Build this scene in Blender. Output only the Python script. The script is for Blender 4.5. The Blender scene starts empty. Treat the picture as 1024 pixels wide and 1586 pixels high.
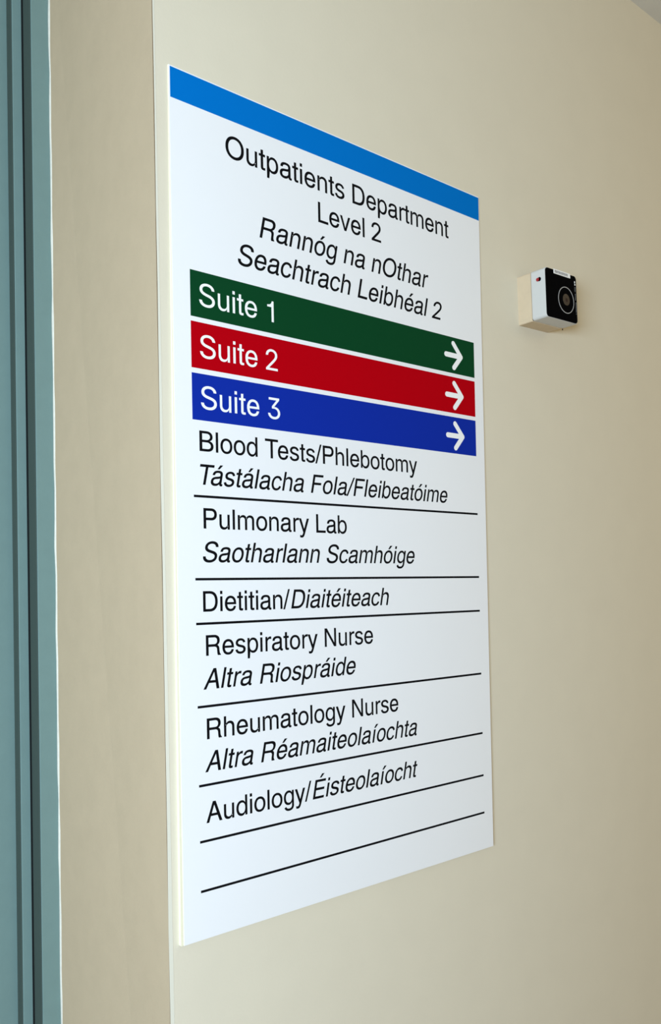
import bpy, bmesh, math
from mathutils import Vector, Matrix

# ------------------------------------------------------------------ camera, world, lights
SC = bpy.context.scene
COL = SC.collection
ZTOP = 2.117                      # height of the top edge of the sign above the floor
SC.view_settings.view_transform = 'Standard'
SC.view_settings.look = 'None'
SC.view_settings.exposure = 0.0
SC.view_settings.gamma = 1.0
SC.view_settings.use_curve_mapping = False

cam_d = bpy.data.cameras.new('camera')
cam = bpy.data.objects.new('camera', cam_d)
COL.objects.link(cam)
ROWS = ((0.77076340, 0.02037609, -0.63679557),
        (-0.00643818, 0.99968652, 0.02419518),
        (0.63708895, -0.01454895, 0.77065297))
def to_world(a, b, c):            # sign axes (right, down, into the wall) -> world axes
    return Vector((a, c, -b))
cr, cd, cf = (to_world(*r) for r in ROWS)
cam.matrix_world = Matrix(((cr.x, -cd.x, -cf.x, -0.52622), (cr.y, -cd.y, -cf.y, -0.93939),
                           (cr.z, -cd.z, -cf.z, ZTOP - 0.67511), (0, 0, 0, 1)))
cam_d.sensor_fit = 'VERTICAL'
cam_d.sensor_height = 36.0
cam_d.lens = 36.0 * 1300.0 / 1586.0
cam_d.shift_y = 103.0 / 1586.0
cam_d.clip_start = 0.02
SC.camera = cam

world = bpy.data.worlds.new('world')
SC.world = world
world.use_nodes = True
bg = world.node_tree.nodes['Background']
bg.inputs['Color'].default_value = (1.0, 0.745, 0.36, 1)
bg.inputs['Strength'].default_value = 0.43

def area(name, loc, target, sx, sy, power, color):
    d = bpy.data.lights.new(name, 'AREA')
    d.shape = 'RECTANGLE'; d.size = sx; d.size_y = sy
    d.energy = power; d.color = color
    o = bpy.data.objects.new(name, d)
    COL.objects.link(o)
    o.location = loc
    o.rotation_euler = (Vector(target) - Vector(loc)).to_track_quat('-Z', 'Y').to_euler()
    return o
KEY = area('window_daylight', (-1.80, -1.40, 1.40), (-0.05, 0.0, 1.40), 1.0, 0.65, 72, (0.73, 0.945, 1.20))
FILL = area('warm_fill_light', (1.6, -1.6, 2.6), (1.2, -0.6, 1.2), 1.2, 1.0, 6, (1.0, 0.76, 0.40))  # unseen fill light, added for the warm ambience towards the right

# ------------------------------------------------------------------ helpers
def lin(c):
    return tuple((v / 12.92 if v <= 0.04045 else ((v + 0.055) / 1.055) ** 2.4) for v in [x / 255 for x in c])

def material(name, col, rough=0.6, spec=0.3, noise=0.0, scale=60.0, bump=0.0, bscale=300.0, coat=0.0):
    m = bpy.data.materials.new(name)
    m.use_nodes = True
    nt = m.node_tree
    b = nt.nodes['Principled BSDF']
    b.inputs['Base Color'].default_value = (*col, 1)
    b.inputs['Roughness'].default_value = rough
    b.inputs['Specular IOR Level'].default_value = spec
    if coat:
        b.inputs['Coat Weight'].default_value = coat
    tc = nt.nodes.new('ShaderNodeTexCoord')
    if noise:
        n = nt.nodes.new('ShaderNodeTexNoise')
        n.inputs['Scale'].default_value = scale
        n.inputs['Detail'].default_value = 4
        nt.links.new(tc.outputs['Object'], n.inputs['Vector'])
        r = nt.nodes.new('ShaderNodeValToRGB')
        r.color_ramp.elements[0].position = 0.3
        r.color_ramp.elements[1].position = 0.7
        r.color_ramp.elements[0].color = (*[c * (1 - noise) for c in col], 1)
        r.color_ramp.elements[1].color = (*[min(1, c * (1 + noise)) for c in col], 1)
        nt.links.new(n.outputs['Fac'], r.inputs['Fac'])
        nt.links.new(r.outputs['Color'], b.inputs['Base Color'])
    if bump:
        n = nt.nodes.new('ShaderNodeTexNoise')
        n.inputs['Scale'].default_value = bscale
        n.inputs['Detail'].default_value = 3
        nt.links.new(tc.outputs['Object'], n.inputs['Vector'])
        bp = nt.nodes.new('ShaderNodeBump')
        bp.inputs['Strength'].default_value = bump
        bp.inputs['Distance'].default_value = 0.001
        nt.links.new(n.outputs['Fac'], bp.inputs['Height'])
        nt.links.new(bp.outputs['Normal'], b.inputs['Normal'])
    return m

M = dict(
    wall=material('cream_wall_paint', (0.735, 0.675, 0.53), 0.75, 0.1, 0.012, 14, 0.12, 260),
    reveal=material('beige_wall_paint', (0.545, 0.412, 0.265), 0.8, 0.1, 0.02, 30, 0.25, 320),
    bead=material('off_white_corner_bead', (0.57, 0.52, 0.405), 0.7, 0.1),
    ceiling=material('grey_white_ceiling_paint', (0.64, 0.61, 0.53), 0.9, 0.1, 0.02, 20),
    floor=material('vinyl_floor', (0.33, 0.30, 0.26), 0.5, 0.3, 0.06, 8),
    teal=material('teal_frame_paint', (0.176, 0.266, 0.246), 0.5, 0.15, 0.02, 40, 0.08, 400),
    dark_strip=material('dark_green_strip', (0.062, 0.084, 0.07), 0.7, 0.1),  # dark green for the narrow left-facing sides of the frame steps
    gap=material('black_gap', (0.01, 0.012, 0.012), 0.9, 0.1),
    caulk=material('white_caulk', (0.74, 0.71, 0.60), 0.7, 0.1, 0.05, 120),
    sign=material('white_sign_plastic', (0.872, 0.880, 0.885), 0.5, 0.12, 0.004, 9),
    foam=material('cream_foam_edge', (0.87, 0.82, 0.60), 0.7, 0.2, 0.02, 90),
    black=material('black_vinyl', (0.006, 0.006, 0.007), 0.6, 0.02),
    white=material('white_vinyl', (0.94, 0.945, 0.93), 0.5, 0.1),
    hdr=material('sky_blue_vinyl', (0.0, 0.165, 0.56), 0.6, 0.02),
    green=material('dark_green_vinyl', (0.003, 0.054, 0.017), 0.6, 0.03),
    red=material('red_vinyl', (0.46, 0.0, 0.005), 0.6, 0.02),
    blue=material('royal_blue_vinyl', (0.005, 0.026, 0.34), 0.6, 0.03),
    casing=material('white_casing_plastic', (0.59, 0.575, 0.53), 0.5, 0.1),
    patress=material('cream_box_plastic', (0.63, 0.50, 0.335), 0.6, 0.1, 0.03, 60),
    face=material('black_faceplate', (0.002, 0.002, 0.0025), 0.6, 0.01),
    ring=material('pale_grey_ring', (0.45, 0.45, 0.44), 0.5, 0.3),
    cone=material('brown_centre_disc', (0.060, 0.044, 0.030), 0.6, 0.3, 0.2, 300),
    cone_dark=material('dark_brown_core', (0.022, 0.010, 0.008), 0.6, 0.3),
    led=material('red_button', (0.35, 0.01, 0.015), 0.3, 0.5),
    print=material('grey_print', (0.30, 0.30, 0.29), 0.6, 0.2),
    ink=material('dark_print', (0.16, 0.16, 0.17), 0.6, 0.2),
)

def link(name, me, mat, parent=None):
    o = bpy.data.objects.new(name, me)
    COL.objects.link(o)
    if mat is not None:
        me.materials.append(mat)
    if parent is not None:
        o.parent = parent                       # parents carry no rotation: shift verts into their frame
        off = parent_origin(parent)
        me.transform(Matrix.Translation(-off))
    return o

def parent_origin(p):
    v = Vector((0, 0, 0))
    while p is not None:
        v += p.location
        p = p.parent
    return v

def from_bm(name, bm, mat, parent=None, smooth=False):
    bmesh.ops.recalc_face_normals(bm, faces=bm.faces)
    me = bpy.data.meshes.new(name)
    bm.to_mesh(me); bm.free()
    if smooth:
        for p in me.polygons: p.use_smooth = True
    return link(name, me, mat, parent)

def empty(name, loc):
    o = bpy.data.objects.new(name, None)
    o.empty_display_size = 0.05
    o.location = loc
    COL.objects.link(o)
    return o

def hexa(bm, c):                                # 8 corners: 4 front (loop), 4 back (same order)
    v = [bm.verts.new(p) for p in c]
    for f in ((0, 1, 2, 3), (7, 6, 5, 4), (0, 4, 5, 1), (1, 5, 6, 2), (2, 6, 7, 3), (3, 7, 4, 0)):
        bm.faces.new([v[i] for i in f])
    return v

def box(bm, x0, x1, y0, y1, z0, z1):
    return hexa(bm, [(x0, y0, z0), (x1, y0, z0), (x1, y0, z1), (x0, y0, z1),
                     (x0, y1, z0), (x1, y1, z0), (x1, y1, z1), (x0, y1, z1)])

def prism(bm, pts0, pts1):                      # two matching polygons joined
    a = [bm.verts.new(p) for p in pts0]; b = [bm.verts.new(p) for p in pts1]
    n = len(a)
    bm.faces.new(a); bm.faces.new(b[::-1])
    for i in range(n):
        bm.faces.new((a[i], b[i], b[(i + 1) % n], a[(i + 1) % n]))

def bevel_all(bm, w, seg=2, sharp=True):
    bmesh.ops.bevel(bm, geom=list(bm.edges), offset=w, segments=seg, profile=0.5, affect='EDGES')

def structure(o, label=None):
    o['kind'] = 'structure'
    if label: o['label'] = label
    return o

# ------------------------------------------------------------------ the setting
def wall_y(z):                                  # the plaster leans very slightly
    return 0.002 + 0.0040 * (ZTOP - z) / 1.117
def corner_x(z):
    return -0.0149 + 0.0047 * ((ZTOP - z) - 0.5775)
def bead_w(z):
    return 0.0016 + 0.0021 * max(0.0, (ZTOP - z) + 0.08) / 1.29
CEIL = 2.684
DOOR_Y = 0.3684                                 # depth of the recess to the face of the door frame

bm = bmesh.new()
pts = []
for z in (0.0, CEIL + 0.05):
    x = corner_x(z); y = wall_y(z)
    e = bead_w(z)
    pts.append([(x, y, z), (3.6, y, z), (3.6, 0.16, z), (x + 0.02, 0.16, z), (x + 0.02, y + 0.02, z), (x, y + 0.004, z)])
prism(bm, *pts)
structure(from_bm('wall_back', bm, M['wall']), 'cream painted wall carrying the white sign and the small black box')

def frame_lean(z):                              # frame leans a few millimetres over its height
    return -0.0032 * ((ZTOP - z) - 0.5435)
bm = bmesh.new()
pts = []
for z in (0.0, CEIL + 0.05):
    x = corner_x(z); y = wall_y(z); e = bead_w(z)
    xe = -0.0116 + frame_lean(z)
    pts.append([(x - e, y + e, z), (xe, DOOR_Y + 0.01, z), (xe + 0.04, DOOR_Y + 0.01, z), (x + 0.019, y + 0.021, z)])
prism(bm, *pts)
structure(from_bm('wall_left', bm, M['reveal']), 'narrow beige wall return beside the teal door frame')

bm = bmesh.new()
pts = []
N = 24
for i in range(N + 1):
    z = (CEIL + 0.05) * i / N
    x = corner_x(z); y = wall_y(z)
    e = bead_w(z) + 0.00018 * math.sin(i * 2.3) + 0.00012 * math.sin(i * 5.1)
    pts.append([(x - e, y + e, z), (x, y - 0.0002, z), (x + 0.0006, y + 0.003, z), (x - e + 0.003, y + e + 0.003, z)])
for a, b in zip(pts, pts[1:]):
    va = [bm.verts.new(p) for p in a]; vb = [bm.verts.new(p) for p in b]
    for k in range(4):
        bm.faces.new((va[k], va[(k + 1) % 4], vb[(k + 1) % 4], vb[k]))
bmesh.ops.remove_doubles(bm, verts=bm.verts, dist=1e-6)
structure(from_bm('trim_1', bm, M['bead']), 'thin off-white bead along the wall corner')

# caulk line between the wall return and the door frame, slightly wavy
bm = bmesh.new()
rings = []
N = 60
for i in range(N + 1):
    z = CEIL * i / N
    x = -0.0116 + frame_lean(z)
    w = 0.0017 + 0.0005 * math.sin(i * 1.7) + 0.0004 * math.sin(i * 3.9 + 1)
    h = 0.0042 + 0.0012 * math.sin(i * 2.1 + 2)
    rings.append([bm.verts.new(p) for p in ((x - w, DOOR_Y + 0.0005, z), (x - w * 0.6, DOOR_Y - h * 0.5, z),
                                            (x + 0.0006, DOOR_Y - h, z), (x + 0.003, DOOR_Y + 0.0005, z))])
for a, b in zip(rings, rings[1:]):
    for k in range(4):
        bm.faces.new((a[k], a[(k + 1) % 4], b[(k + 1) % 4], b[k]))
structure(from_bm('trim_2', bm, M['caulk'], smooth=True), 'white caulk line beside the teal door frame')

bm = bmesh.new(); box(bm, -3.0, 3.7, -3.2, 1.0, -0.1, 0.0)
structure(from_bm('floor', bm, M['floor']))
bm = bmesh.new(); box(bm, -3.0, 3.7, -3.2, 1.0, CEIL, CEIL + 0.1)
structure(from_bm('ceiling', bm, M['ceiling']), 'grey-white ceiling at the top right corner')

# teal door set: stepped frame, stop and leaf
door = structure(empty('door_1', (-0.5, DOOR_Y, 0.0)), 'teal door and stepped teal frame at the far left')
def upright(name, x0, x1, y0, y1, mat, z1=CEIL):
    b = bmesh.new()
    l0, l1 = frame_lean(0), frame_lean(z1)
    hexa(b, [(x0 + l0, y0, 0), (x1 + l0, y0, 0), (x1 + l1, y0, z1), (x0 + l1, y0, z1),
             (x0 + l0, y1, 0), (x1 + l0, y1, 0), (x1 + l1, y1, z1), (x0 + l1, y1, z1)])
    bmesh.ops.bevel(b, geom=[e for e in b.edges], offset=0.0006, segments=1, affect='EDGES')
    return from_bm(name, b, mat, door)
FX = -0.0422
upright('door_frame', FX + 0.0012, -0.0112, DOOR_Y, 0.47, M['teal'])
upright('frame_edge_strip', FX, FX + 0.0012, DOOR_Y + 0.0012, 0.4005, M['dark_strip'])['label'] = 'dark green strip along the door frame'
upright('shadow_gap', FX - 0.0018, FX + 0.003, 0.4005, 0.46, M['gap'])['label'] = 'black gap behind the door frame'
upright('door_stop', -0.0592, FX - 0.0018, 0.402, 0.46, M['teal'])
upright('stop_edge_strip', -0.0604, -0.0592, 0.4032, 0.4245, M['dark_strip'])['label'] = 'dark green strip along the door stop'
upright('door_leaf', -0.96, -0.0592, 0.4255, 0.47, M['teal'])
upright('door_jamb', -1.03, -0.96, DOOR_Y, 0.47, M['teal'])
bm = bmesh.new(); box(bm, -3.0, -1.03, 0.004, 0.47, 0.0, CEIL)
structure(from_bm('wall_far_left', bm, M['wall']))

# ------------------------------------------------------------------ letter outlines (font units)
INTERP = {
    'O': '457 -19 390 -19 322 -19 262 -4 209 27 157 58 115 101 85 158 54 214 39 281 39 358 39 436 54 503 85 560 115 616 157 660 209 691 262 722 322 737 390 737 457 737 517 722 570 691 622 660 664 616 694 560 724 503 739 436 739 358 739 281 724 214 694 158 664 101 622 58 570 27 517 -4|342 67 390 67 436 67 479 79 517 101 555 123 586 156 608 199 631 243 642 296 642 358 642 422 631 475 608 519 586 562 555 595 517 617 479 639 436 651 390 651 342 651 300 639 262 617 223 595 193 562 170 518 148 475 137 421 137 358 137 296 148 243 170 200 193 156 223 123 262 101 300 79',
    'S': '395 -19 335 -19 278 -19 229 -10 187 7 145 25 112 49 88 80 65 112 52 149 49 191 83 191 117 191 151 191 154 163 163 139 180 120 198 102 220 88 247 78 274 69 303 65 335 65 371 65 403 70 431 81 460 91 482 107 498 126 515 146 523 169 523 195 523 218 516 237 502 252 488 266 470 279 446 289 423 298 397 307 368 314 336 323 305 331 273 339 209 356 158 380 123 411 88 442 70 482 70 531 70 572 82 608 106 639 129 670 162 694 202 711 243 728 289 737 340 737 392 737 438 728 478 711 518 694 549 670 572 641 595 611 607 577 608 539 576 539 543 539 510 539 506 575 488 604 456 624 424 645 385 655 337 655 303 655 274 650 248 639 223 629 203 615 189 597 175 579 168 558 168 535 168 510 176 490 192 475 208 459 228 447 251 438 275 429 297 422 318 417 344 410 371 403 398 396 421 391 445 383 471 374 497 364 521 352 543 336 566 321 585 302 599 279 613 255 620 227 620 194 620 154 609 118 586 85 564 53 531 28 489 9 446 -10',
    'B': '170 0 74 0 74 239 74 479 74 718 167 718 260 718 354 718 408 718 453 710 489 692 525 675 552 653 570 624 587 595 596 563 596 528 596 497 591 472 579 452 567 432 551 416 532 404 512 392 491 383 468 376 468 374 468 372 468 370 493 369 518 361 542 347 567 332 587 312 603 287 619 261 627 230 627 192 627 156 618 123 599 94 581 65 553 42 514 25 474 8 424 0 362 0 266 0|174 162 174 80 236 80 297 80 359 80 421 80 464 91 491 112 517 134 530 161 530 193 530 217 524 239 510 260 497 280 478 296 453 308 429 320 399 326 365 326 301 326 237 326 174 326 174 244|174 481 174 403 232 403 291 403 349 403 378 403 404 408 427 418 449 428 467 442 480 461 494 479 500 500 500 525 500 557 488 584 464 605 440 627 403 638 352 638 293 638 233 638 174 638 174 559',
    'D': '392 0 315 0 255 0 194 0 134 0 134 27 134 54 134 80 192 80 251 80 309 80 371 80 421 92 462 114 502 136 532 168 552 210 572 252 582 302 582 360 582 418 572 467 552 509 533 550 503 582 464 604 425 626 377 638 318 638 256 638 193 638 130 638 130 664 130 691 130 718 195 718 260 718 325 718 398 718 461 704 513 675 565 647 605 606 632 552 660 499 674 435 674 360 674 286 660 221 632 167 604 114 564 72 510 43 457 14|145 718 176 718 176 479 176 239 176 0 145 0 113 0 81 0 81 239 81 479 81 718 113 718',
    'b': '341 -15 298 -15 267 -15 241 -8 221 5 201 16 185 29 174 44 163 58 154 71 147 82 144 82 141 82 139 82 139 55 139 27 139 0 112 0 85 0 58 0 58 237 58 475 58 718 86 718 113 718 141 718 141 626 141 535 141 447 143 447 145 447 147 447 154 457 162 470 173 484 184 498 200 511 220 522 239 533 265 538 298 538 341 538 379 527 412 505 445 482 471 451 489 410 508 368 517 320 517 264 517 208 508 160 489 118 471 77 445 45 412 22 379 0|255 66 286 66 318 66 345 74 366 92 388 109 405 133 416 163 427 193 433 227 433 265 433 302 427 336 416 366 405 395 389 419 367 436 345 453 318 462 286 462 254 462 227 453 206 437 184 420 168 397 156 368 145 339 140 304 140 265 140 226 145 191 157 161 168 131 184 108 206 91 228 74',
    'c': '291 -15 265 -15 219 -15 178 -3 142 20 107 43 80 75 60 116 40 158 30 206 30 261 30 316 40 365 60 407 80 448 107 480 142 503 178 526 219 538 265 538 291 538 315 535 337 528 360 521 380 511 398 498 417 485 433 469 446 450 459 431 469 410 475 387 449 380 422 372 395 365 392 380 386 392 378 404 371 415 362 425 351 434 340 443 327 450 313 454 298 459 283 461 265 461 231 461 203 452 181 433 159 415 142 391 131 360 120 330 115 297 115 261 115 225 120 192 131 162 142 132 159 108 181 89 203 71 231 62 265 62 283 62 299 64 313 69 328 74 341 81 352 90 363 98 372 109 380 121 388 134 394 147 397 161 424 155 450 148 477 141 470 116 461 95 447 76 434 57 419 40 400 27 381 13 361 3 338 -4 315 -11',
    'd': '289 -15 256 -15 213 -15 175 0 141 22 108 45 82 77 63 118 44 160 35 208 35 264 35 320 44 368 63 410 82 451 109 482 142 505 175 527 213 538 257 538 289 538 316 533 336 522 356 511 371 498 383 484 394 470 403 457 409 447 411 447 413 447 415 447 415 535 415 626 415 718 443 718 471 718 499 718 499 475 499 237 499 0 472 0 445 0 418 0 418 27 418 55 418 82 415 82 412 82 409 82 403 71 394 58 382 44 371 29 355 16 335 5 315 -8|237 66 269 66 301 66 328 74 350 91 372 108 388 131 400 161 411 191 416 226 416 265 416 304 411 339 400 368 389 397 372 420 350 437 328 453 301 462 269 462 236 462 209 453 187 436 165 419 148 395 137 366 126 336 120 302 120 265 120 227 126 193 137 163 149 133 165 109 188 92 210 74',
    'g': '316 -220 274 -220 236 -220 203 -215 175 -204 147 -194 124 -180 105 -162 87 -144 72 -124 62 -103 85 -89 108 -75 131 -62 138 -73 147 -85 159 -98 170 -111 185 -122 203 -130 222 -139 245 -143 274 -143 316 -143 350 -133 377 -111 403 -90 416 -57 416 -12 416 23 416 58 416 93 414 93 412 93 409 93 403 81 394 69 382 55 371 41 356 29 336 19 316 8 290 3 258 3 217 3 180 14 147 34 114 55 87 84 68 123 49 163 40 210 40 266 40 321 49 369 68 410 87 450 113 482 146 504 179 527 217 538 260 538 292 538 318 533 338 522 358 511 373 498 385 484 396 469 405 457 411 446 413 446 416 446 418 446 418 474 418 503 418 531 445 531 472 531 499 531 499 349 499 166 499 -16 499 -64 489 -102 469 -132 449 -163 422 -185 388 -199 354 -213|240 80 272 80 303 80 330 87 351 102 373 117 389 139 401 167 412 195 417 229 417 268 417 306 412 339 401 368 390 397 373 420 352 436 330 453 303 461 272 461 240 461 213 453 191 435 169 418 152 395 141 366 130 337 124 304 124 268 124 230 130 197 141 169 152 141 169 119 191 103 213 88',
    'h': '150 348 150 317 150 211 150 106 150 0 122 0 93 0 65 0 65 237 65 475 65 718 93 718 122 718 150 718 150 611 150 506 150 402 145 402 140 402 135 402 151 451 174 486 204 507 234 528 269 538 310 538 346 538 377 531 404 516 432 501 453 479 468 449 483 419 491 382 491 336 491 224 491 112 491 0 462 0 434 0 406 0 406 110 406 219 406 329 406 371 395 403 373 426 352 449 322 461 285 461 260 461 237 455 216 444 196 433 180 417 168 396 156 374',
    'm': '93 0 65 0 65 176 65 352 65 529 93 529 120 529 148 529 148 490 148 450 148 411 146 411 144 411 142 411 149 440 161 463 177 482 192 501 211 515 232 524 253 533 275 538 298 538 337 538 368 526 393 503 417 479 433 448 440 411 436 411 432 411 428 411 434 437 446 459 462 478 479 497 499 512 523 522 547 533 573 538 601 538 632 538 660 531 686 518 711 505 731 485 746 458 761 431 769 397 769 355 769 237 769 118 769 0 741 0 712 0 684 0 684 118 684 236 684 354 684 392 673 419 651 436 630 452 605 461 576 461 552 461 531 456 514 445 497 436 483 422 474 404 464 387 460 367 460 344 460 230 460 115 460 0 431 0 403 0 374 0 374 121 374 241 374 362 374 392 365 415 345 433 325 451 300 461 270 461 249 461 230 456 212 446 193 436 179 422 167 403 156 384 150 360 150 332 150 221 150 110 150 0 122 0',
    'n': '150 348 150 317 150 211 150 106 150 0 122 0 93 0 65 0 65 177 65 354 65 531 93 531 120 531 148 531 148 488 148 445 148 402 144 402 139 402 135 402 151 451 174 486 204 507 234 528 269 538 310 538 346 538 377 531 404 516 431 501 452 479 468 449 483 419 491 382 491 336 491 224 491 112 491 0 462 0 434 0 406 0 406 110 406 219 406 329 406 371 395 403 373 426 352 449 322 461 285 461 260 461 237 455 216 444 196 433 180 417 168 396 156 374',
    'o': '326 -14 278 -14 229 -14 187 -2 151 21 114 44 86 76 66 117 45 158 35 206 35 261 35 317 45 365 66 407 86 448 114 480 151 503 187 526 229 538 278 538 326 538 369 526 406 503 442 480 470 448 491 407 511 365 521 317 521 261 521 206 511 158 491 117 470 76 442 44 406 21 369 -2|242 63 278 63 313 63 343 72 366 90 389 108 406 133 417 163 429 193 434 226 434 261 434 297 429 330 417 360 406 391 389 415 366 434 343 452 313 461 278 461 242 461 213 452 191 434 168 415 150 391 139 361 128 330 122 297 122 261 122 226 128 193 139 163 150 133 168 108 191 90 213 72',
    'p': '86 -207 58 -207 58 41 58 286 58 531 85 531 112 531 139 531 139 503 139 474 139 446 141 446 144 446 147 446 153 457 162 469 173 483 184 498 200 510 220 522 239 533 265 538 298 538 341 538 379 527 412 504 445 482 471 450 489 409 508 367 517 319 517 262 517 206 508 157 489 116 471 74 445 42 412 19 379 -4 341 -15 298 -15 267 -15 241 -9 221 2 201 13 186 26 174 40 163 55 154 68 147 79 145 79 143 79 141 79 141 -15 141 -111 141 -207 113 -207|255 62 286 62 318 62 345 71 366 89 388 107 405 131 416 161 427 191 433 225 433 263 433 301 427 335 416 364 405 394 389 418 367 435 345 453 318 461 286 461 254 461 227 453 206 436 184 419 168 396 156 367 145 337 140 303 140 263 140 224 145 189 157 159 168 129 184 105 206 88 228 71',
    'r': '104 0 77 0 77 177 77 354 77 530 103 530 130 530 156 530 156 503 156 476 156 449 158 449 159 449 161 449 170 475 187 497 210 513 234 530 261 538 291 538 298 538 305 538 313 537 321 537 327 537 332 536 332 508 332 479 332 451 330 451 324 452 314 453 304 455 294 455 283 455 259 455 238 450 219 440 200 430 186 415 175 396 164 378 159 356 159 331 159 221 159 110 159 0 131 0',
    's': '289 -15 246 -15 208 -15 174 -10 144 1 114 12 90 28 70 50 51 71 38 98 32 129 60 135 89 141 117 147 125 117 139 95 161 81 183 68 211 60 245 60 284 60 314 68 337 84 360 100 372 119 372 141 372 160 365 175 351 188 338 200 317 209 290 215 259 222 229 229 198 236 148 248 110 265 86 290 61 314 49 345 49 382 49 413 57 440 75 463 93 487 117 505 148 518 179 532 214 538 253 538 291 538 324 532 351 521 378 510 400 494 417 474 434 454 446 431 453 405 426 399 399 393 372 387 365 407 353 425 335 441 316 457 290 465 254 465 221 465 193 458 171 443 150 428 139 410 139 387 139 367 146 351 161 339 176 327 199 318 231 311 259 304 287 298 315 291 366 280 403 262 427 238 452 214 464 183 464 147 464 115 455 87 437 63 418 39 393 20 360 6 327 -8',
    'u': '286 -15 247 -15 212 -15 181 -8 154 7 127 22 106 44 91 74 76 104 68 142 68 187 68 299 68 411 68 523 96 523 124 523 152 523 152 413 152 304 152 194 152 152 163 120 185 97 206 74 235 62 272 62 297 62 320 68 340 79 360 90 375 106 387 128 399 149 405 175 405 206 405 312 405 417 405 523 433 523 461 523 489 523 489 346 489 169 489 -8 462 -8 435 -8 407 -8 407 35 407 78 407 121 412 121 416 121 420 121 404 71 381 36 351 16 321 -5',
    'v': '235 0 206 0 140 174 74 349 8 523 38 523 69 523 99 523 136 420 173 317 210 214 222 182 231 151 240 120 248 89 256 58 265 29 255 29 246 29 236 29 245 58 253 89 261 120 269 151 279 182 290 214 327 317 364 420 401 523 431 523 462 523 492 523 426 349 360 174 294 0 265 0',
    '2': '186 0 26 0 26 22 26 44 26 65 110 149 194 232 278 315 307 343 330 368 349 389 367 410 382 431 391 450 400 469 405 490 405 512 405 537 399 558 386 577 374 595 357 609 335 618 314 628 290 633 262 633 233 633 208 627 186 616 165 605 148 589 137 570 125 549 119 526 119 498 89 498 59 498 29 498 29 540 39 577 59 609 80 641 107 666 143 683 179 701 219 710 264 710 309 710 349 701 384 684 419 667 446 643 465 613 485 583 495 550 495 513 495 487 490 462 480 438 470 413 453 386 428 356 404 326 370 290 326 247 270 193 214 138 157 83 157 82 157 80 157 78 274 78 390 78 507 78 507 52 507 26 507 0 347 0',
    '3': '325 -19 277 -19 234 -19 194 -11 158 4 122 20 93 42 71 71 49 100 37 135 34 175 65 175 95 175 126 175 128 151 136 130 150 113 164 95 182 82 204 73 226 65 251 60 278 60 307 60 334 65 357 76 380 86 399 101 412 121 426 140 433 165 433 193 433 219 427 243 414 265 402 287 383 305 357 318 330 331 296 337 254 337 233 337 213 337 192 337 192 361 192 385 192 409 253 479 314 549 375 618 375 620 375 622 375 624 273 624 172 624 70 624 70 650 70 677 70 703 211 703 352 703 493 703 493 681 493 658 493 636 418 550 343 465 268 380 268 385 268 390 268 395 321 400 366 394 404 377 442 359 471 334 491 302 512 270 522 233 522 193 522 152 512 115 490 83 469 51 441 26 404 8 368 -10',
}
def curve_poly(seg, n=7):                       # 'hx hy x y hx hy' triples -> sampled outline
    v = [float(t) for t in seg.split()]
    B = [(Vector(v[i:i + 2]), Vector(v[i + 2:i + 4]), Vector(v[i + 4:i + 6])) for i in range(0, len(v), 6)]
    out = []
    for i, (h0, p0, h1) in enumerate(B):
        g0, q, g1 = B[(i + 1) % len(B)]
        d = (q - p0)
        straight = abs(d.cross(h1 - p0)) < 1.5 * d.length and abs(d.cross(q - g0)) < 1.5 * d.length if d.length else True
        out.append(tuple(p0))
        if not straight:
            for k in range(1, n):
                t = k / n
                out.append(tuple((1 - t) ** 3 * p0 + 3 * (1 - t) ** 2 * t * h1 + 3 * (1 - t) * t * t * g0 + t ** 3 * q))
    return out

def path_poly(s, n=8):                          # 'M x y L x y C x y x y x y' outline
    tok = s.replace(',', ' ').split()
    out = []; i = 0; cmd = None
    while i < len(tok):
        if tok[i] in 'MLC':
            cmd = tok[i]; i += 1
        if cmd in 'ML':
            out.append((float(tok[i]), float(tok[i + 1]))); i += 2
        else:
            a, b, c = [Vector((float(tok[i + 2 * k]), float(tok[i + 2 * k + 1]))) for k in range(3)]
            i += 6
            p = Vector(out[-1])
            for k in range(1, n + 1):
                t = k / n
                out.append(tuple((1 - t) ** 3 * p + 3 * (1 - t) ** 2 * t * a + 3 * (1 - t) * t * t * b + t ** 3 * c))
    if (Vector(out[0]) - Vector(out[-1])).length < 0.5:
        out.pop()
    return out

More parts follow.
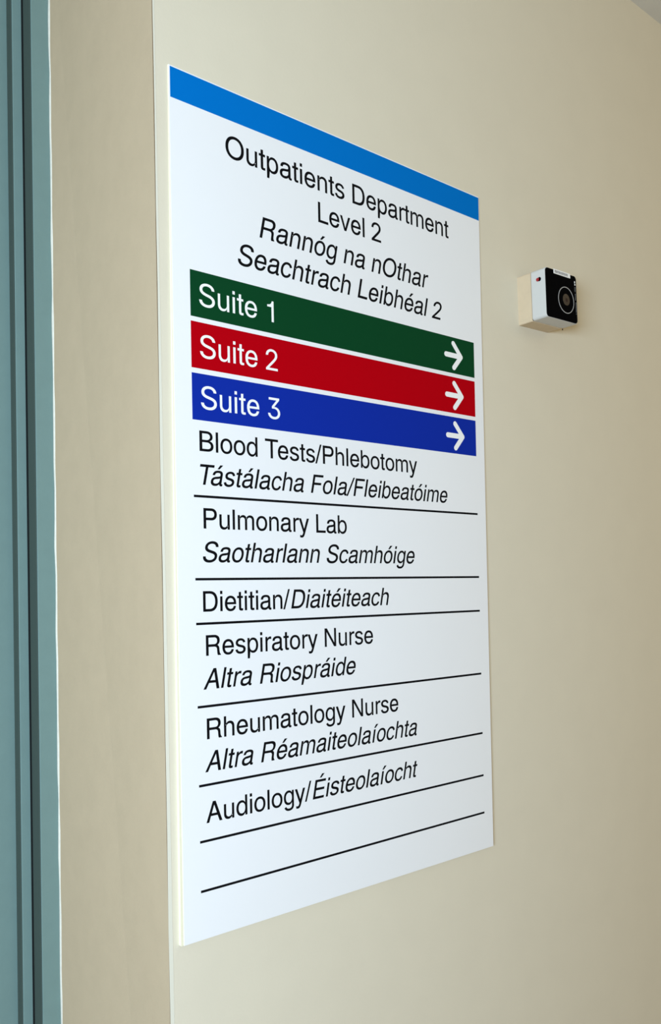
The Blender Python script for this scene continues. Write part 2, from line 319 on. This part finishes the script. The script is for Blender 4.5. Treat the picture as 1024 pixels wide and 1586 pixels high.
DRAWN = {
    'l': ['M 67 0 L 67 718 L 155 718 L 155 0'],
    'i': ['M 67 0 L 67 523 L 155 523 L 155 0', 'M 67 612 L 67 718 L 155 718 L 155 612'],
    'í': ['M 95 0 L 95 523 L 183 523 L 183 0', 'M 94 593 L 178 734 L 291 734 L 168 593'],
    't': ['M 14 523 L 14 450 L 88 450 L 88 96 C 88 24 118 -7 190 -7 C 214 -7 236 -4 257 0 L 257 72 C 242 69 232 68 218 68 '
          'C 186 68 176 76 176 108 L 176 450 L 257 450 L 257 523 L 176 523 L 176 669 L 88 664 L 88 523'],
    'a': ['M 530 56 L 530 -6 C 512 -12 498 -15 478 -15 C 434 -15 406 10 398 58 C 350 8 296 -15 222 -15 C 108 -15 36 44 36 142 '
          'C 36 240 96 292 212 308 L 314 321 C 372 328 394 338 394 374 L 394 392 C 394 440 354 464 284 464 '
          'C 204 464 164 438 156 372 L 66 372 C 68 478 142 538 288 538 C 410 538 482 488 482 398 L 482 96 C 482 66 492 53 516 53 L 530 56',
          'M 394 272 C 376 256 348 250 302 245 L 232 237 C 158 228 128 202 128 146 C 128 92 166 64 236 64 C 322 64 394 116 394 184 L 394 272'],
    'e': ['M 516 234 L 134 234 C 136 128 192 64 282 64 C 352 64 400 100 416 166 L 506 166 C 484 48 398 -15 278 -15 '
          'C 130 -15 40 88 40 256 C 40 426 134 538 282 538 C 434 538 516 426 516 258 L 516 234',
          'M 135 305 C 143 396 200 460 280 460 C 360 460 420 400 424 305 L 135 305'],
    'y': ['M 11 523 L 108 523 L 252 120 L 392 523 L 489 523 L 286 -54 C 246 -164 212 -214 132 -214 C 100 -214 76 -208 56 -200 '
          'L 56 -120 C 76 -127 94 -132 116 -132 C 158 -132 176 -112 196 -54 L 210 -14 L 11 523'],
    'A': ['M 14 0 L 282 718 L 390 718 L 654 0 L 548 0 L 470 216 L 190 216 L 113 0', 'M 219 296 L 444 296 L 334 606'],
    'D': ['M 81 0 L 81 718 L 352 718 C 560 718 674 590 674 360 C 674 128 560 0 352 0',
          'M 175 84 L 336 84 C 500 84 578 180 578 358 C 578 540 500 634 336 634 L 175 634'],
    'E': ['M 86 0 L 86 718 L 606 718 L 606 634 L 180 634 L 180 409 L 579 409 L 579 325 L 180 325 L 180 84 L 616 84 L 616 0'],
    'F': ['M 86 0 L 86 718 L 583 718 L 583 634 L 180 634 L 180 405 L 526 405 L 526 321 L 180 321 L 180 0'],
    'L': ['M 76 0 L 76 718 L 170 718 L 170 84 L 537 84 L 537 0'],
    'N': ['M 76 0 L 76 718 L 184 718 L 558 136 L 558 718 L 646 718 L 646 0 L 544 0 L 164 586 L 164 0'],
    'P': ['M 86 0 L 86 718 L 405 718 C 540 718 622 640 622 510 C 622 382 540 300 405 300 L 180 300 L 180 0',
          'M 180 384 L 390 384 C 478 384 525 428 525 508 C 525 592 478 634 390 634 L 180 634'],
    'R': ['M 88 0 L 88 718 L 420 718 C 560 718 644 650 644 528 C 644 444 604 386 538 356 C 604 328 622 292 626 214 '
          'C 630 110 634 58 684 24 L 684 0 L 568 0 C 548 40 546 80 540 190 C 536 276 500 308 414 308 L 182 308 L 182 0',
          'M 182 388 L 410 388 C 500 388 546 428 546 512 C 546 596 500 636 410 636 L 182 636'],
    'T': ['M 14 634 L 14 718 L 597 718 L 597 634 L 352 634 L 352 0 L 258 0 L 258 634'],
    '1': ['M 271 0 L 271 499 L 101 499 L 101 566 C 222 576 262 598 290 703 L 359 703 L 359 0'],
    '/': ['M -17 -19 L 224 737 L 295 737 L 54 -19'],
}
ACUTE = [(122, 593), (206, 734), (319, 734), (196, 593)]
GLYPH = {k: [curve_poly(s) for s in v.split('|')] for k, v in INTERP.items()}
for k, v in DRAWN.items():
    GLYPH[k] = [path_poly(s) for s in v]
for k, base, dx, dy in (('á', 'a', 111, 0), ('é', 'e', 111, 0), ('ó', 'o', 111, 0), ('É', 'E', 167, 195)):
    GLYPH[k] = GLYPH[base] + [[(x + dx, y + dy) for x, y in ACUTE]]
ADV = dict(A=667, B=667, D=722, E=667, F=611, L=556, N=722, O=778, P=667, R=722, S=667, T=611, a=556, b=556, c=500,
           d=556, e=556, g=556, h=556, i=222, l=222, m=833, n=556, o=556, p=556, r=333, s=500, t=278, u=556, v=500, y=500)
ADV.update({'1': 556, '2': 556, '3': 556, '/': 278, ' ': 278, 'á': 556, 'é': 556, 'ó': 556, 'í': 278, 'É': 667})
KERN = {('T', 'á'): -90, ('T', 'e'): -60, ('r', 'y'): 0}

def area2(p):
    return sum(p[i - 1][0] * p[i][1] - p[i][0] * p[i - 1][1] for i in range(len(p)))
def inside(pt, poly):
    x, y = pt; r = False
    for i in range(len(poly)):
        (x0, y0), (x1, y1) = poly[i - 1], poly[i]
        if (y0 > y) != (y1 > y) and x < (x1 - x0) * (y - y0) / (y1 - y0) + x0:
            r = not r
    return r
def embolden(polys, d):                         # move every outline outwards by d font units
    out = []
    for k, p in enumerate(polys):
        p = [q for i, q in enumerate(p) if (Vector(q) - Vector(p[i - 1])).length > 0.5]
        hole = any(inside(p[0], o) for j, o in enumerate(polys) if j != k)
        s = (1 if area2(p) > 0 else -1) * (-1 if hole else 1)
        new = []
        for i in range(len(p)):
            a, b, c = Vector(p[i - 1]), Vector(p[i]), Vector(p[(i + 1) % len(p)])
            e, f = (b - a).normalized(), (c - b).normalized()
            n1, n2 = Vector((e.y, -e.x)), Vector((f.y, -f.x))
            m = n1 + n2
            m = n1 if m.length < 1e-3 else m / max(0.35, 0.5 * m.length_squared)
            new.append(tuple(b + m * d * s))
        out.append(new)
    return out
BOLD = {}
for k, v in GLYPH.items():
    BOLD[k] = embolden(v, 5.0)

def layout(runs, font):                               # [(text, italic)] -> outlines in font units
    out = []; x = 0; prev = None
    for text, ital in runs:
        for ch in text:
            x += KERN.get((prev, ch), 0)
            if ch != ' ':
                out.append([[(px + x + (0.2126 * py if ital else 0), py) for px, py in poly] for poly in font[ch]])
            x += ADV[ch]; prev = ch
    return out

def filled(name, shapes, y_front, thick, mat, parent):
    """shapes = list of outline groups in the sign plane (x, z) -> one thin solid mesh, holes cut out"""
    bm = bmesh.new()
    yc = y_front + thick / 2
    for polys in shapes:
        cu = bpy.data.curves.new(name, 'CURVE')
        cu.dimensions = '2D'; cu.fill_mode = 'BOTH'; cu.extrude = thick / 2
        for poly in polys:
            sp = cu.splines.new('POLY')
            sp.points.add(len(poly) - 1)
            for p, (x, z) in zip(sp.points, poly):
                p.co = (x, z, 0, 1)
            sp.use_cyclic_u = True
        tmp = bpy.data.objects.new('tmp', cu)
        me = bpy.data.meshes.new_from_object(tmp)
        bpy.data.objects.remove(tmp); bpy.data.curves.remove(cu)
        for v in me.vertices:
            x, z, d = v.co
            v.co = (x, yc - d, z)
        bm.from_mesh(me)
        bpy.data.meshes.remove(me)
    me = bpy.data.meshes.new(name)
    bm.to_mesh(me); bm.free()
    me.materials.clear()
    return link(name, me, mat, parent)

def lettering(name, runs, x0, x1, base, em, mat, parent, y_front, font=GLYPH):
    shapes = layout(runs, font)
    xs = [p[0] for s in shapes for q in s for p in q]
    a, b = min(xs), max(xs)
    sx = (x1 - x0) / (b - a); sz = em / 1000.0
    shapes = [[[(x0 + (px - a) * sx, ZTOP - base + py * sz) for px, py in q] for q in s] for s in shapes]
    o = filled(name, shapes, y_front, 0.00012, mat, parent)
    o['label'] = 'lettering reading ' + ''.join(t for t, _ in runs)
    return o

# ------------------------------------------------------------------ the directory sign
W_, H_ = 0.6, 1.1170
sign = empty('directory_sign', (W_ / 2, 0.0, ZTOP - H_))
sign['label'] = 'tall white direction sign with blue top stripe and three coloured bands'
sign['category'] = 'sign'
zb, zt = ZTOP - H_, ZTOP
bm = bmesh.new()
box(bm, 0.0, W_, 0.0, 0.0008, zb, zt)
bmesh.ops.bevel(bm, geom=list(bm.edges), offset=0.0003, segments=2, affect='EDGES')
from_bm('panel', bm, M['sign'], sign)
# the white face sheet sits slightly askew on its cream foam board, which shows along the left edge
bm = bmesh.new()
e = 0.0004
lt, lb = -0.0004, -0.0036
hexa(bm, [(lb, 0.0006, zb + e), (W_ - e, 0.0006, zb + e), (W_ - e, 0.0006, zt - e), (lt, 0.0006, zt - e),
          (lb, wall_y(zb), zb + e), (W_ - e, wall_y(zb), zb + e), (W_ - e, wall_y(zt), zt - e), (lt, wall_y(zt), zt - e)])
from_bm('backing_board', bm, M['foam'], sign)['label'] = 'cream foam board showing along the left edge'

def strip(name, x0, x1, d0, d1, mat, parent, yf=-0.00012, th=0.00012):
    b = bmesh.new()
    box(b, x0, x1, yf, yf + th, ZTOP - d1, ZTOP - d0)
    return from_bm(name, b, mat, parent)

strip('header_stripe', 0.0016, 0.5990, 0.0018, 0.0414, M['hdr'], sign)['label'] = 'bright blue stripe across the top'

BL, BR = 0.0256, 0.5782
def capsule(p, q, r, n=10):
    p, q = Vector(p), Vector(q)
    a = math.atan2(q.y - p.y, q.x - p.x)
    out = [(q.x + r * math.cos(a - math.pi / 2 + math.pi * k / n), q.y + r * math.sin(a - math.pi / 2 + math.pi * k / n)) for k in range(n + 1)]
    out += [(p.x + r * math.cos(a + math.pi / 2 + math.pi * k / n), p.y + r * math.sin(a + math.pi / 2 + math.pi * k / n)) for k in range(n + 1)]
    return out
def arrow(zc, parent):
    r = 0.0042
    S, T, A, B = (0.5080, 0.0), (0.5447, 0.0), (0.5262, 0.0202), (0.5268, -0.0202)
    T = Vector(T)
    def off(p, q, s):                       # line p->q shifted sideways
        d = (Vector(q) - Vector(p)).normalized(); n = Vector((-d.y, d.x)) * s
        return Vector(p) + n, d
    def meet(l1, l2):
        (p, d), (q, e) = l1, l2
        t = (q - p).cross(e) / d.cross(e)
        return p + d * t
    def cap(c, a0, n=8):                    # half circle starting at angle a0, clockwise
        return [(c[0] + r * math.cos(a0 - math.pi * k / n), c[1] + r * math.sin(a0 - math.pi * k / n)) for k in range(n + 1)]
    dirA = math.atan2(T.y - A[1], T.x - A[0]); dirB = math.atan2(T.y - B[1], T.x - B[0])
    inA = meet(off(S, T, r), off(A, T, -r)); inB = meet(off(S, T, -r), off(B, T, r))
    pts = cap(S, -math.pi / 2)              # from underside round to the top of the shaft
    pts += [tuple(inA)]
    pts += cap(A, dirA - math.pi / 2)       # inner side round to outer side
    # rounded nose
    a1 = dirA + math.pi / 2; a2 = dirB - math.pi / 2
    nose = [(T.x + r * math.cos(a1 + (a2 - a1) * k / 8), T.y + r * math.sin(a1 + (a2 - a1) * k / 8)) for k in range(9)]
    pts += nose
    pts += cap(B, dirB - math.pi / 2)
    pts += [tuple(inB)]
    o = filled('arrow', [[[(x, zc + z) for x, z in pts]]], -0.00024, 0.00012, M['white'], parent)
    o['label'] = 'white right-pointing arrow'
for d0, d1, mat, cname, n, x1, base, zc in (
        (0.2568, 0.3171, 'green', 'dark green', '1', 0.1576, 0.3013, 0.2872),
        (0.3234, 0.3838, 'red', 'red', '2', 0.1627, 0.3688, 0.3540),
        (0.3904, 0.4511, 'blue', 'royal blue', '3', 0.1653, 0.4356, 0.4215)):
    band = strip('suite_band', BL, BR, d0, d1, M[mat], sign)
    band['label'] = cname + ' band reading Suite ' + n
    # sub-parts are laid on the band; mesh verts are in world space and the band carries no offset of its own
    lettering('lettering', [('Suite ' + n, False)], 0.0387, x1, base, 0.0412, M['white'], band, -0.00024)
    arrow(ZTOP - zc, band)

R_, I_ = False, True
for runs, x0, x1, base, em in (
        ([('Outpatients Department', R_)], 0.0835, 0.5206, 0.0919, 0.0410),
        ([('Level 2', R_)], 0.2410, 0.3658, 0.1383, 0.0408),
        ([('Rannóg na nOthar', I_)], 0.1363, 0.4700, 0.1875, 0.0408),
        ([('Seachtrach Leibhéal 2', I_)], 0.1001, 0.5000, 0.2333, 0.0408),
        ([('Blood Tests/Phlebotomy', R_)], 0.0353, 0.4343, 0.4909, 0.0366),
        ([('Tástálacha Fola/Fleibeatóime', I_)], 0.0354, 0.5037, 0.5344, 0.0366),
        ([('Pulmonary Lab', R_)], 0.0393, 0.2835, 0.5912, 0.0366),
        ([('Saotharlann Scamhóige', I_)], 0.0375, 0.4242, 0.6346, 0.0366),
        ([('Dietitian/', R_), ('Diaitéiteach', I_)], 0.0364, 0.3662, 0.6988, 0.0366),
        ([('Respiratory Nurse', R_)], 0.0395, 0.3314, 0.7558, 0.0366),
        ([('Altra Riospráide', I_)], 0.0346, 0.2954, 0.7990, 0.0366),
        ([('Rheumatology Nurse', R_)], 0.0386, 0.3813, 0.8631, 0.0366),
        ([('Altra Réamaiteolaíochta', I_)], 0.0351, 0.4213, 0.9051, 0.0366),
        ([('Audiology/', R_), ('Éisteolaíocht', I_)], 0.0355, 0.4202, 0.9702, 0.0366)):
    lettering('lettering', runs, x0, x1, base, em, M['black'], sign, -0.00012, BOLD)
for d in (0.5498, 0.6569, 0.7143, 0.8209, 0.9216, 0.9929, 1.0558):
    strip('divider_line', BL, BR, d - 0.0016, d + 0.0016, M['black'], sign)

# ------------------------------------------------------------------ the black-faced box on the wall
XL, XR = 0.7062, 0.8003
D0, D1 = 0.1128, 0.2000
YS, YF = -0.0273, -0.0575                       # seam between the two boxes, front face
cx, cz = (XL + XR) / 2, ZTOP - (D0 + D1) / 2
sens = empty('wall_sensor', (cx, wall_y(cz), cz))
sens['label'] = 'small black-faced white box with red button on the wall beside the sign'
sens['category'] = 'sensor'
def rrect(x0, x1, z0, z1, r, n=5):
    out = []
    for ccx, ccz, a in ((x1 - r, z1 - r, 0), (x0 + r, z1 - r, 90), (x0 + r, z0 + r, 180), (x1 - r, z0 + r, 270)):
        for k in range(n + 1):
            t = math.radians(a + 90 * k / n)
            out.append((ccx + r * math.cos(t), ccz + r * math.sin(t)))
    return out
TILT = Matrix.Translation((cx, 0, cz)) @ Matrix.Rotation(math.radians(-1.6), 4, 'Y') @ Matrix.Translation((-cx, 0, -cz))
def slab(name, x0, x1, z0, z1, r, y0, y1, mat, parent, bev=0.0, tilt=True):
    b = bmesh.new()
    p = rrect(x0, x1, z0, z1, r)
    prism(b, [(x, y0, z) for x, z in p], [(x, y1, z) for x, z in p])
    if bev:
        ed = [e for e in b.edges if all(abs(v.co.y - y0) < 1e-6 for v in e.verts)]
        bmesh.ops.bevel(b, geom=ed, offset=bev, segments=2, profile=0.5, affect='EDGES')
    if tilt: b.transform(TILT)
    return from_bm(name, b, mat, parent)
Z0, Z1 = ZTOP - D1, ZTOP - D0
o = slab('mounting_box', XL - 0.0005, 0.7925, Z0 - 0.0012, Z1 - 0.0012, 0.0025, YS + 0.0004, wall_y(cz) + 0.004, M['patress'], sens, 0.0008)
o['label'] = 'cream mounting box against the wall'
slab('seam', XL + 0.0012, 0.7912, Z0 + 0.0004, Z1 - 0.0016, 0.002, YS - 0.0004, YS + 0.0006, M['gap'], sens)['label'] = 'dark seam between the boxes'
cas = slab('casing', XL, XR, Z0, Z1, 0.0050, YF + 0.0004, YS - 0.0003, M['casing'], sens, 0.0012)
cas['label'] = 'white plastic casing'
fp = slab('faceplate', XL + 0.0006, XR - 0.0020, Z0 + 0.0008, Z1 - 0.0006, 0.0060, YF - 0.0006, YF + 0.0008, M['face'], sens)
fp['label'] = 'glossy black square faceplate'
def disc(name, px, pz, r0, r1, y0, y1, mat, parent, n=40, dome=0.0):
    b = bmesh.new()
    if r0 > 0:
        R = []
        for k in range(n):
            c, s = math.cos(2 * math.pi * k / n), math.sin(2 * math.pi * k / n)
            R.append([b.verts.new(q) for q in ((px + r0 * c, y1, pz + r0 * s), (px + r0 * c, y0, pz + r0 * s),
                                               (px + r1 * c, y0, pz + r1 * s), (px + r1 * c, y1, pz + r1 * s))])
        for k in range(n):
            a, d = R[k], R[(k + 1) % n]
            for j in range(4):
                b.faces.new((a[j], a[(j + 1) % 4], d[(j + 1) % 4], d[j]))
    else:
        p = [(px + r1 * math.cos(2 * math.pi * k / n), pz + r1 * math.sin(2 * math.pi * k / n)) for k in range(n)]
        q = [(px + .75 * r1 * math.cos(2 * math.pi * k / n), pz + .75 * r1 * math.sin(2 * math.pi * k / n)) for k in range(n)]
        base = [b.verts.new((x, y1, z)) for x, z in p]; mid = [b.verts.new((x, y0 + dome, z)) for x, z in p]; top = [b.verts.new((x, y0, z)) for x, z in q]
        b.faces.new(base[::-1]); b.faces.new(top)
        for k in range(n):
            j = (k + 1) % n
            b.faces.new((base[k], base[j], mid[j], mid[k])); b.faces.new((mid[k], mid[j], top[j], top[k]))
    b.transform(TILT)
    return from_bm(name, b, mat, parent)
RX, RZ = 0.7654, ZTOP - 0.1618
disc('ring', RX, RZ, 0.0226, 0.0239, YF - 0.0009, YF - 0.0005, M['ring'], fp)['label'] = 'thin pale grey ring outline'
disc('centre_disc', RX + 0.0004, RZ + 0.001, 0, 0.0104, YF - 0.0010, YF - 0.0005, M['cone'], fp, dome=0.0003)['label'] = 'brown disc in the middle of the ring'
disc('centre_core', RX + 0.0010, RZ + 0.0002, 0, 0.0034, YF - 0.0013, YF - 0.0006, M['cone_dark'], fp, dome=0.0002)['label'] = 'dark core of the brown disc'
lab = slab('label_strip', 0.7303, 0.7803, ZTOP - 0.1200, ZTOP - 0.1118, 0.0005, YF - 0.0009, YF - 0.0005, M['white'], fp, tilt=True)
lab['label'] = 'small white label with an illegible row of grey print'
bm = bmesh.new()
x = 0.7340
for k in range(10):                             # the row of print is too small to read: plain strokes
    w = (0.0028, 0.0024, 0.0030, 0.0018, 0.0028, 0.0026, 0.0029, 0.0027, 0.0030, 0.0016)[k]
    zc_ = ZTOP - 0.1160
    for q in range(2):
        xa = x + q * (w - 0.0011)
        box(bm, xa, xa + 0.0010, YF - 0.00105, YF - 0.0008, zc_ - 0.0022, zc_ + 0.0022)
    if k % 3 != 1:
        box(bm, x, x + w, YF - 0.00105, YF - 0.0008, zc_ + 0.0012, zc_ + 0.0021)
    x += w + 0.0014
bm.transform(TILT)
from_bm('print', bm, M['ink'], lab)
bm = bmesh.new()
for a, b_, w0, w1 in ((0.1225, 0.1260, 0.7925, 0.7950), (0.1272, 0.1300, 0.7928, 0.7955)):
    box(bm, w0, w1, YF - 0.0008, YF - 0.0005, ZTOP - b_, ZTOP - a)
bm.transform(TILT)
from_bm('emblem', bm, M['white'], fp)['label'] = 'tiny white mark near the right edge'
bm = bmesh.new()
for a, b_, w0, w1 in ((0.1330, 0.1420, 0.7927, 0.7931), (0.1330, 0.1420, 0.7950, 0.7954), (0.1450, 0.1570, 0.7940, 0.7950), (0.1610, 0.1790, 0.7950, 0.7962), (0.1810, 0.1830, 0.7950, 0.7962)):
    d = a
    while d < b_:
        box(bm, w0, w1, YF - 0.0008, YF - 0.0005, ZTOP - min(b_, d + 0.0015), ZTOP - d); d += 0.0021
bm.transform(TILT)
from_bm('print', bm, M['print'], fp)['label'] = 'tiny vertical grey print near the right edge'
# red button on the left side of the casing, with a black disc that paints in its shadow side
def knob(name, prof, by, mat, parent):
    bm = bmesh.new()
    bz = ZTOP - 0.1327
    n = 20
    rg = [[bm.verts.new((XL + dx, by + r * math.cos(2 * math.pi * k / n), bz + r * math.sin(2 * math.pi * k / n))) for k in range(n)] for dx, r in prof]
    for p, q in zip(rg, rg[1:]):
        for k in range(n):
            bm.faces.new((p[k], p[(k + 1) % n], q[(k + 1) % n], q[k]))
    bm.faces.new(rg[0][::-1]); bm.faces.new(rg[-1])
    return from_bm(name, bm, mat, parent)
btn = knob('button', ((0.0006, 0.0032), (-0.0016, 0.0032), (-0.0026, 0.0026), (-0.0031, 0.0014)), -0.0418, M['led'], cas)
btn['label'] = 'red button on the left side'
knob('button_shade', ((0.0006, 0.0036), (-0.0012, 0.0036), (-0.0016, 0.0030)), -0.0450, M['face'], btn)['label'] = 'black disc imitating the shadow side of the button'
# screw under the casing
bm = bmesh.new()
bmesh.ops.create_cone(bm, cap_ends=True, segments=12, radius1=0.0010, radius2=0.0008, depth=0.0026,
                      matrix=Matrix.Translation((0.7955, YS - 0.001, Z0 - 0.0012)))
from_bm('screw', bm, M['cone_dark'], cas)['label'] = 'small dark screw under the casing'
